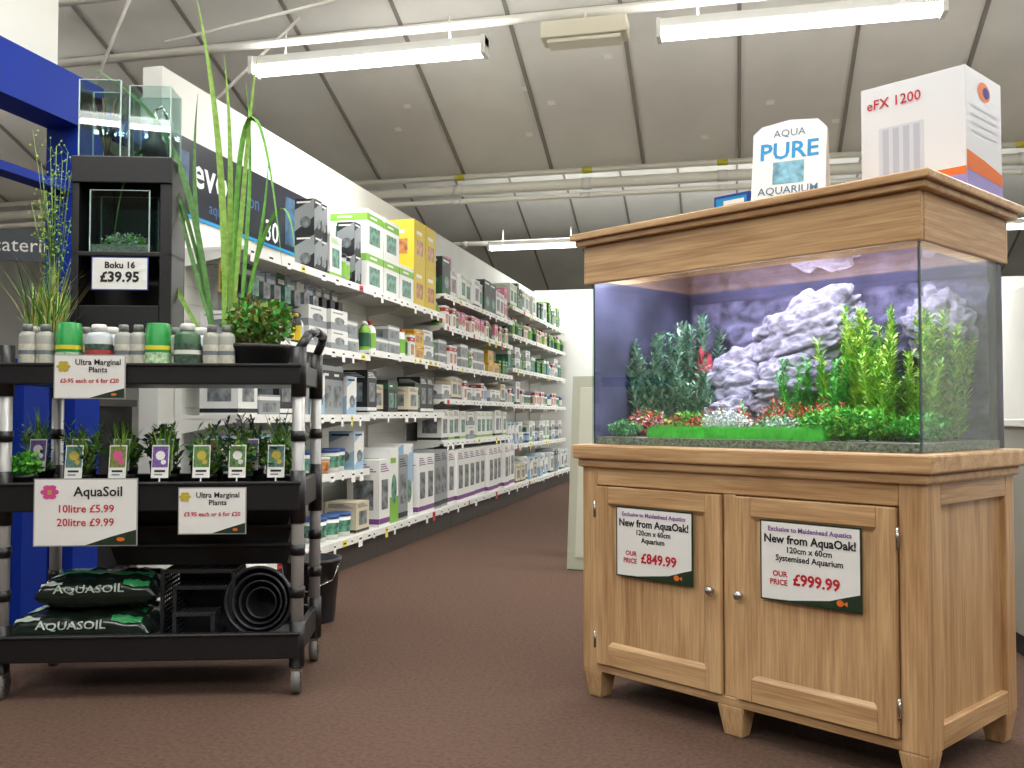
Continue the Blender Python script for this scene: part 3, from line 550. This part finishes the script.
# ---- bottom tier
zb=.166
def bag(w,d,h,lab,loc,rz):
    b=B(); n=24; vs=[];fs=[]
    def env(u,v): return (max(0,(1-u**6)*(1-v**6)))**.4
    def wr(u,v,k): return (noise.noise(Vector((u*4,v*4,k+h*9)))*.018+noise.noise(Vector((u*11,v*9,k)))*.009)*env(u,v)
    for s_ in (1,-1):
        for i in range(n+1):
            for j in range(n+1):
                u=i/n*2-1; v=math.sin((j/n*2-1)*math.pi/2); e=env(u,v)
                vs.append((u*w/2,v*d/2,h/2+s_*(h/2*e*(.75 if s_<0 else 1))+wr(u,v,s_)))
    N=(n+1)**2
    for s_ in (0,1):
        for i in range(n):
            for j in range(n):
                a=s_*N+i*(n+1)+j; q=(a,a+n+1,a+n+2,a+1); fs.append(q if s_==0 else q[::-1])
    zs=min(v[2] for v in vs); vs=[(a,c,e-zs) for a,c,e in vs]
    b.add(vs,fs,mat('glossy_black_bag',(20,30,24),.2,var=.3,scale=20),None,True)
    def surf(u,v): return h/2*(1+env(u,v))-zs+wr(u,v,1)
    def patch(u0,u1,v0,v1,m,k=12,off=.004):
        v_=[];f_=[]
        for i in range(k+1):
            for j in range(k+1):
                u=u0+(u1-u0)*i/k; v=v0+(v1-v0)*j/k; v_.append((u*w/2,v*d/2-.002,surf(u,v)+off))
        for i in range(k):
            for j in range(k): a=i*(k+1)+j; f_.append((a,a+k+1,a+k+2,a+1))
        b.add(v_,f_,m,None,True)
    gb=mat('print_green_bag',(40,130,75),.3); sv=mat('print_silver',(170,185,172),.3)
    patch(-.85,.85,-.45,.0,gb); patch(-.8,-.1,.3,.6,sv); patch(.45,.88,-.955,-.80,gb); patch(-.9,-.55,-.94,-.85,sv)
    vs2,fs2=textgeo('AQUASOIL',.052,'CENTER',.02,0); vv=[]
    for p in vs2:
        u=max(-.97,min(.97,p.x/(w/2)-.1)); s_=min(.85,max(.05,.2+p.y/.055*.62)); eu=(1-u**6)**.4; q=min(1,s_/max(eu,.3)); v=-(max(0,1-q**2.5))**(1/6)
        vv.append((u*w/2,v*d/2-.006,surf(u,v)+.004))
    b.add(vv,fs2,sv)
    return thing(b,'soil_bag',lab,'bag',loc,rz,group='aquatic soil bags')
bag(.52,.34,.14,'glossy black bag of aquatic soil with silver and green print',CL(.27,.20,zb),RC)
bag(.44,.32,.13,'glossy black bag of aquatic soil stacked on another bag',CL(.31,.22,zb+.135),RC+.06)
def crate(w,d,h,loc,lab,rz=RC,rx=0,g='black planting baskets'):
    b=B(); t=.004
    b.box(-w/2,w/2,-d/2,d/2,0,t,potm); b.box(-w/2-.008,w/2+.008,-d/2-.008,-d/2+.006,h-.012,h,sheen); b.box(-w/2-.008,w/2+.008,d/2-.006,d/2+.008,h-.012,h,sheen); b.box(-w/2-.008,-w/2+.006,-d/2,d/2,h-.012,h,sheen); b.box(w/2-.006,w/2+.008,-d/2,d/2,h-.012,h,sheen)
    n=int(w/.018)
    for i in range(n+1):
        x=-w/2+i*w/n
        for y in (-d/2,d/2): b.box(x-.004,x+.004,y-.002,y+.002,0,h,potm)
    n=int(d/.018)
    for i in range(n+1):
        y=-d/2+i*d/n
        for x in (-w/2,w/2): b.box(x-.002,x+.002,y-.004,y+.004,0,h,potm)
    k=int(h/.03)
    for q in range(1,k+1):
        z=q*h/(k+1); b.box(-w/2,w/2,-d/2-.002,-d/2+.002,z-.003,z+.003,potm); b.box(-w/2,w/2,d/2-.002,d/2+.002,z-.003,z+.003,potm); b.box(-w/2-.002,-w/2+.002,-d/2,d/2,z-.003,z+.003,potm); b.box(w/2-.002,w/2+.002,-d/2,d/2,z-.003,z+.003,potm)
    return thing(b,'planting_basket',lab,'basket',loc,rz,rx=rx,group=g)
HP=math.pi/2
crate(.27,.26,.24,CL(.675,.40,zb+.142),'large square black mesh planting basket lying open side forward',rx=HP)
crate(.21,.19,.20,CL(.69,.37,zb+.112),'square black mesh planting basket nested in larger one',rx=HP)
crate(.14,.12,.13,CL(.69,.17,zb+.070),'small square black mesh planting basket in front',rx=HP)
for i in range(3):
    b=B(); b.frust(-.35,.35,-.14,.14,0,.075,.02,blackm); b.box(-.365,.365,-.155,.155,.075,.085,potm); thing(b,'seed_tray','long solid black plastic tray in a stack','tray',CL(.68,.33,zb+.292+i*.072),RC,group='stacked black trays')
def rpot(rr,hh,loc,lab,rz=RC,rx=0):
    b=B(); b.lathe([(rr*.7,0),(rr*.95,hh*.9),(rr*1.0,hh*.9),(rr*1.0,hh),(rr*.93,hh),(rr*.90,hh*.88),(rr*.66,.01)],sheen,seg=40,cap=False); b.lathe([(rr*.7,0),(.001,0)],blackm,seg=40,cap=False); b.lathe([(rr*.66,.011),(.001,.011)],blackm,seg=40,cap=False)
    return thing(b,'round_plant_pot',lab,'pot',loc,rz,rx=rx,group='round black plant pots')
for k in range(4):
    rr=.135-.025*k
    rpot(rr,.17-.012*k,CL(.93+.004*k,.31-.018*k,zb+.14),'round black plant pot nested in a stack lying sideways',RC-.12,HP*.93)
b=B(); b.lathe([(.12,0),(.145,.30),(.155,.30),(.155,.32),(.14,.32),(.115,.02),(.01,.02)],mat('bucket_black',(34,36,40),.35),seg=28,cap=False); b.lathe([(.12,0),(.118,.004)],potm,seg=28); b.path([(-.15,0,.31),(-.12,-.09,.22),(0,-.15,.17),(.12,-.09,.22),(.15,0,.31)],.004,chrome,6)
thing(b,'bucket','black plastic bucket on carpet beside cart','bucket',(*W(-1.03,4.9),0),RC)
# ---------------------------------------------------------------- SHELVING
XW=-3.1; levels={'A':[.65,1.05,1.5,2.0],'B':[1.07,1.54,2.0],'C':[.80,1.20,1.53,1.9,2.2],'D':[.68,1.18,1.63,2.05,2.4]}
bays=[]; y=4.81
for g,n in (('A',2),('B',2),('C',3),('D',4)):
    for i in range(n): bays.append((y,g)); y+=.94
plinth=mat('plinth_brown',(60,52,48),.6); lip=mat('shelf_edge_white',(234,234,230),.35)
tk=[mat('ticket_white',(245,245,240),.5),mat('ticket_yellow',(235,220,90),.5),mat('ticket_red',(200,40,40),.5)]
groove=mat('panel_groove',(190,188,178),.6)
BW=.94
for (y0,g) in bays:
    r_=root('shelving_bay','white metal gondola shelving bay with adjustable shelves','shelf',(XW,y0,0),group='gondola shelving run')
    top=levels[g][-1]+.12
    b=B(); b.box(.005,.03,.004,BW-.004,.05,top,paint)
    for k in range(int(top/.1)): b.box(.03,.032,.01,BW-.01,.1*k+.09,.1*k+.093,groove)
    part(r_,b,'back_panel')
    b=B(); b.box(.005,.05,.0,.03,0,top+.02,paint); part(r_,b,'upright')
    b=B(); b.box(.03,.50,.002,BW-.002,0,.15,plinth); part(r_,b,'plinth','dark brown kick plinth')
    for j,z in enumerate([.21]+levels[g]):
        dep=.54 if j==0 else .44
        b=B(); b.box(.033,dep-.012,.003,BW-.003,z-.022,z,paint); b.box(dep-.012,dep,.002,BW-.002,z-.045,z+.004,lip)
        if j: 
            for yy in (.006,BW-.012): b.add([(.033,yy,z-.11),(.033,yy,z-.02),(dep-.05,yy,z-.02),(dep-.05,yy,z-.04)],[(0,1,2,3)],paint)
        n=R.randint(3,6); 
        for k in range(n):
            yy=.05+k*(BW-.1)/n+R.uniform(0,.04); ww=R.choice((.05,.07,.035)); hh=R.choice((.04,.05,.075)); c_=R.choices(tk,(8,1,.6 if j else 2))[0]
            b.box(dep,dep+.002,yy,yy+ww,z-.045-(hh-.04),z-.003,c_)
            b.box(dep+.002,dep+.0026,yy+ww*.15,yy+ww*.8,z-.030,z-.018,txt)
        part(r_,b,'shelf')
def pc(n,c): return mat('print_'+n,c,.5)
cW=pc('white',(226,226,223)); cG=pc('leafgreen',(120,175,60)); cDG=pc('deepgreen',(24,80,52)); cY=pc('yolk',(206,180,40)); cB=pc('blue',(50,84,145)); cLB=pc('skyblue',(150,180,205)); cK=pc('black',(30,32,36)); cP=pc('plum',(110,60,120)); cR=pc('crimson',(170,45,45)); cGy=pc('cement',(140,145,148)); cO=pc('tangerine',(210,120,50)); cT=pc('teal',(60,120,115)); cPk=pc('rose',(215,130,160)); cCr=pc('buff',(205,195,170)); cN=pc('navy',(36,48,90))
phot=mat('print_photo_pond',(80,130,110),.4,var=.8,scale=25); phot2=mat('print_photo_product',(110,115,118),.4,var=.8,scale=18); phot3=mat('print_photo_fish',(170,110,60),.4,var=.8,scale=22)
TP={}
def carton(key,w,d,h,base,band,ph,lab,style=0):
    b=B(); b.box(-w/2,w/2,-d/2,d/2,0,h,base)
    for (M,ww,off) in ((None,w,d/2),(Matrix.Rotation(-math.pi/2,4,'Z'),d,w/2)):
        y=-off-.001; y2=-off-.0016
        if style==0: b.rect(-ww/2,ww/2,h*.72,h*.9,y,band,M); b.rect(-ww*.35,ww*.3,h*.15,h*.6,y,ph,M); b.rect(-ww*.3,ww*.1,h*.79,h*.84,y2,cW,M)
        elif style==1: b.rect(-ww/2,ww/2,0,h*.35,y,band,M); b.disc(0,h*.45,ww*.3,h*.2,y2,ph,M); b.rect(-ww*.4,ww*.2,h*.8,h*.87,y,band,M)
        elif style==2: b.add([(-ww/2,y,h*.1),(ww/2,y,h*.5),(ww/2,y,h),(-ww/2,y,h*.7)],[(0,1,2,3)],band,M); b.disc(ww*.05,h*.35,ww*.28,h*.16,y2,ph,M); b.rect(-ww*.4,ww*.3,h*.88,h*.93,y2,cW if band is not cW else cK,M)
        elif style==4:
            b.rect(-ww*.3,ww*.32,h*.25,h*.7,y,ph,M)
            for q in range(4): b.rect(-ww*.4,ww*(.4-.1*q),h*(.82+.035*q),h*(.835+.035*q),y,band,M)
            b.rect(-ww/2,ww/2,h*.04,h*.12,y,band,M)
        else: b.rect(-ww*.42,ww*.42,h*.08,h*.92,y,band,M); b.rect(-ww*.3,ww*.3,h*.2,h*.55,y2,ph,M); b.rect(-ww*.3,ww*.2,h*.68,h*.76,y2,cW,M)
    TP[key]=('product_box','box',lab+' on white shelf',b.mesh('product_box'),w,d,h)
def tubp(key,r,h,body,lid,lb,lab,name='tub'):
    b=B(); b.lathe([(r*.88,0),(r*.97,h*.86)],body,seg=18); b.lathe([(r,h*.86),(r,h*.98),(r*.95,h)],lid,seg=18); b.lathe([(r*.94,h*.2),(r*.98,h*.7)],lb,seg=18,cap=False)
    TP[key]=(name,name,lab+' on white shelf',b.mesh(name),2*r,2*r,h)
def btl(key,r,h,body,cap,lb,lab):
    b=B(); b.lathe([(r*.95,0),(r,.005),(r,h*.7),(r*.75,h*.8),(r*.38,h*.86),(r*.38,h*.88)],body,seg=16); b.lathe([(r*.45,h*.87),(r*.45,h*.98),(r*.38,h)],cap,seg=12); b.lathe([(r*1.02,h*.12),(r*1.02,h*.6)],lb,seg=16,cap=False)
    TP[key]=('bottle','bottle',lab+' on shelf',b.mesh('bottle'),2*r,2*r,h)
def pack(key,w,h,cardc,ph,lab):
    b=B(); d=.05; b.box(-w/2,w/2,d/2-.002,d/2,0,h,cardc); b.box(-w*.36,w*.36,-d/2,d/2-.002,h*.08,h*.6,ph); b.rect(-w*.4,w*.4,h*.68,h*.82,d/2-.003,cW)
    TP[key]=('blister_pack','packet',lab,b.mesh('blister_pack'),w,d,h)
carton('wg',.34,.30,.31,cW,cG,phot,'white carton with lime green band',0); carton('ye',.30,.30,.38,cY,cY,phot3,'tall plain yellow carton',3)
carton('dg',.26,.26,.36,cDG,cK,phot,'dark green carton with pond picture',2); carton('bw',.24,.28,.60,cW,cLB,phot,'tall white carton with sky blue print',2)
carton('bl',.20,.28,.56,cN,cB,phot2,'tall navy carton with product picture',4); carton('gy',.20,.26,.34,cGy,cK,phot2,'grey carton with black band',0)
carton('wf',.26,.30,.62,cW,cG,phot3,'tall white carton with fish picture',4); carton('gt',.22,.28,.52,cGy,cK,phot2,'tall grey carton with black print',4); carton('gn',.2,.28,.58,cW,cG,phot,'tall lime green and white carton',1)
carton('gb',.16,.2,.26,cK,cDG,phot,'small black and green carton',0); carton('pw',.22,.26,.50,cW,cP,phot2,'tall white and plum carton',4)
carton('bs',.18,.2,.28,cLB,cW,phot2,'pale blue carton with product photo',2); carton('sm',.12,.14,.2,cW,cR,phot3,'small white carton with red band',0)
carton('wk',.22,.24,.30,cW,cK,phot2,'white carton with black print',4); carton('cr',.24,.24,.22,cCr,cK,phot2,'buff cardboard carton with photo',4); carton('kw',.19,.22,.32,cK,cW,phot2,'black carton with white print',4)
carton('gw',.2,.22,.29,cW,cG,phot,'white and green carton with pond photo',4); carton('st',.10,.12,.17,cG,cDG,phot,'small green carton',3); carton('lo',.28,.25,.14,cW,cGy,phot2,'low white carton with grey band',1); carton('ly',.26,.22,.13,cY,cO,phot3,'low yellow carton',0)
carton('lg',.26,.24,.12,cGy,cW,phot2,'low grey and white carton',0); carton('pk',.14,.16,.2,cPk,cW,phot3,'small pink and white carton',1); carton('sk',.12,.14,.24,cK,cGy,phot2,'small black carton with grey band',2); carton('te',.15,.16,.24,cT,cW,phot,'teal and white carton',0)
tubp('t1',.085,.16,cW,cB,phot,'white tub with blue lid'); tubp('t2',.06,.14,cB,cW,cLB,'blue tub with white lid'); tubp('t3',.075,.2,cGy,cK,cG,'grey tub with black lid'); tubp('t4',.05,.12,cY,cR,cW,'yellow tub with red lid')
tubp('t5',.09,.11,mat('print_tan',(190,150,110),.5),cW,phot3,'shallow tan tub with pale lid'); tubp('t6',.085,.17,cW,cW,cO,'white tub with orange label')
btl('b1',.04,.2,cW,cB,cLB,'white bottle with blue cap'); btl('b2',.04,.22,cG,cW,cDG,'green bottle with white cap'); btl('b3',.035,.18,cB,cW,cW,'blue bottle with white label'); btl('b4',.045,.24,cW,cR,cG,'white bottle with red cap and green label'); btl('b5',.038,.2,cK,cY,cY,'black bottle with yellow label'); btl('b6',.05,.27,cW,cDG,phot,'large white bottle with dark green cap')
pack('p1',.11,.2,cW,phot2,'white blister pack'); pack('p2',.11,.21,cDG,phot,'green blister pack'); pack('p3',.10,.2,cGy,cK,'grey blister pack with dark fitting'); pack('p4',.12,.19,cLB,phot2,'pale blue blister pack'); pack('p5',.11,.2,cY,cK,'yellow blister pack')
CNT=[0]
def put(k,x,y,z,rz=0):
    nm,cat,lab,me,w,d,h=TP[k]; thing(me,nm,lab,cat,(x,y,z+.001),math.pi/2+rz,group='stock on white shelving'); CNT[0]+=1
def fill(y0,y1,z,gap,keys,xf=-2.67,stack=True):
    y=y0+.02; last=None
    ks=[k for k in keys if TP[k][6]<gap-.05] or ['t4']
    while True:
        cand=[q for q in ks if TP[q][4]<=y1-.012-y]
        if not cand: return
        c2=[q for q in cand if q!=last] or cand
        k=R.choice(c2); last=k; n=R.choice((1,1,2,2,3)) if TP[k][4]<.2 else R.choice((1,1,2)); w,d,h=TP[k][4:7]
        for i in range(n):
            if y+w>y1-.012: break
            x=xf-.02-d/2-R.uniform(0,.05)
            put(k,x,y+w/2,z)
            if stack and TP[k][0]=='product_box' and h*2<gap-.05 and R.random()<.8: put(k,x-R.uniform(0,.01),y+w/2,z+h+.001)
            y+=w+.006
zone={
 'A':{.21:['t1','t3','t6','t1','cr','t2'],.65:['t5','wk','bs','kw','t1'],1.05:['gy','bs','kw','wk','lg'],1.5:['b1','b3','b5','t2','lo','lg'],2.0:['sk','gb','b6','st','b4','t3','gw']},
 'B':{.21:['bw','bl','wf','gt','gn','pw'],1.07:['gb','kw','gb','cr','wk'],1.54:['ly','b4','lg','lo','b2','sm'],2.0:[]},
 'C':{.21:['pw','bw','bl','gn','wf'],.80:['wk','lo','gw','gy'],1.20:['gw','sm','lo','b1','cr'],1.53:['ly','b1','sm','t4','lg','st'],1.9:['b4','sm','st','b2','pk'],2.2:['dg','gw','te','pk','wk']},
 'D':{.21:['gt','bs','gy','wk','cr'],.68:['lo','bs','t2','gw'],1.18:['wk','t1','sm','b3'],1.63:['sm','b1','te','st','lo'],2.05:['b4','st','sm','b2'],2.4:['gb','st','gw','wk']}}
for bi,(y0,g) in enumerate(bays):
    lv=[.21]+levels[g]
    for j,z in enumerate(lv):
        gap=(lv[j+1]-z-.03) if j+1<len(lv) else .55
        xf=-2.57 if j==0 else -2.67
        if g=='B' and z==2.0: continue
        if bi==0 and z in (2.0,.21): continue
        fill(y0,y0+BW,z,gap,zone[g][z],xf)
for (k,y,z) in (('wg',6.90,2.0),('wg',6.90,2.311),('wg',7.27,2.0),('wg',7.27,2.311),('wg',7.64,2.0),('ye',7.97,2.0),('ye',7.97,2.381),('ye',8.29,2.0),('ye',8.29,2.381)): put(k,-2.86,y,z)
for yy in [4.9+.14*i for i in range(12)]:
    k=R.choice(['p1','p2','p3','p4','p5']); zz=1.75
    nm,cat,lab,me,w,d,h=TP[k]; thing(me,nm,lab+' hanging on hook',cat,(-2.82,yy,zz),math.pi/2,group='hanging packs')
    b=B(); b.tube((-3.07,yy,zz+h-.012),(-2.78,yy,zz+h-.012),.003,chrome,6); thing(b,'display_hook','thin chrome display hook on back panel','hook',group='display hooks')
b=B(); L=2.0; H=.46; bb=mat('header_black',(22,26,40),.4); b.box(0,L,0,.03,0,H,bb); b.rect(0,L,0,.02,-.001,cyan)
iw=mat('ink_white',(235,238,240),.5); sl2=mat('ink_slate2',(70,110,160),.5)
b.text('evo',.27,.24,.20,-.002,iw,bold=.015); b.text('lution',.14,.72,.21,-.002,sl2); b.text('30',.20,1.12,.04,-.002,iw,bold=.01); b.text('aqua',.10,.42,.07,-.002,sl2)
b.rect(.03,.20,.1,.38,-.002,mat('header_photo',(60,90,120),.5,var=.6,scale=12)); b.rect(1.42,1.92,.06,.40,-.002,mat('header_photo'))
thing(b,'header_sign','black header board with white and blue lettering on wall','sign',(-3.09,4.72,2.20),math.pi/2)
# ---------------------------------------------------------------- leaning panels and right hand stand
pn=mat('panel_celadon',(176,178,158),.5); pi_=mat('panel_inner',(200,200,182),.5)
for i,(x,d) in enumerate(((.47,6.35),(.55,6.8))):
    b=B(); b.box(-.35,.35,-.015,.015,0,1.32,pn); b.box(-.29,.29,-.019,-.015,.08,1.24,pi_); thing(b,'leaning_panel','pale green-grey panel leaning upright on carpet','panel',(*W(x+.22,d),.003),RT+math.radians(20),rx=math.radians(-5),group='leaning panels',bevel=.003)
b=B(); b.box(-.4,.4,-.25,.25,.1,1.0,mat('stand_grey',(150,150,142),.5)); b.box(-.42,.42,-.27,.27,1.0,1.03,paint); b.box(-.38,.38,-.23,.23,0,.1,blackm); b.box(-.36,-.01,-.256,-.25,.15,.95,paint); b.box(.01,.36,-.256,-.25,.15,.95,paint)
thing(b,'display_counter','grey and white display counter with two doors','cabinet',(*W(2.62,4.25),0),math.radians(5),bevel=.005)
# ---------------------------------------------------------------- world and camera
w=bpy.data.worlds.new('world'); sc.world=w; w.use_nodes=True; w.node_tree.nodes['Background'].inputs[0].default_value=(.8,.85,1,1); w.node_tree.nodes['Background'].inputs[1].default_value=.3
cam=bpy.data.cameras.new('camera'); co=bpy.data.objects.new('camera',cam); COL.objects.link(co); sc.camera=co
cam.lens=950/1024*36; cam.sensor_width=36; cam.clip_start=.05; cam.clip_end=100
co.location=(0,0,1.05); co.rotation_euler=(math.radians(90+1.87),0,math.radians(13.2))
print('PRODUCTS',CNT[0])
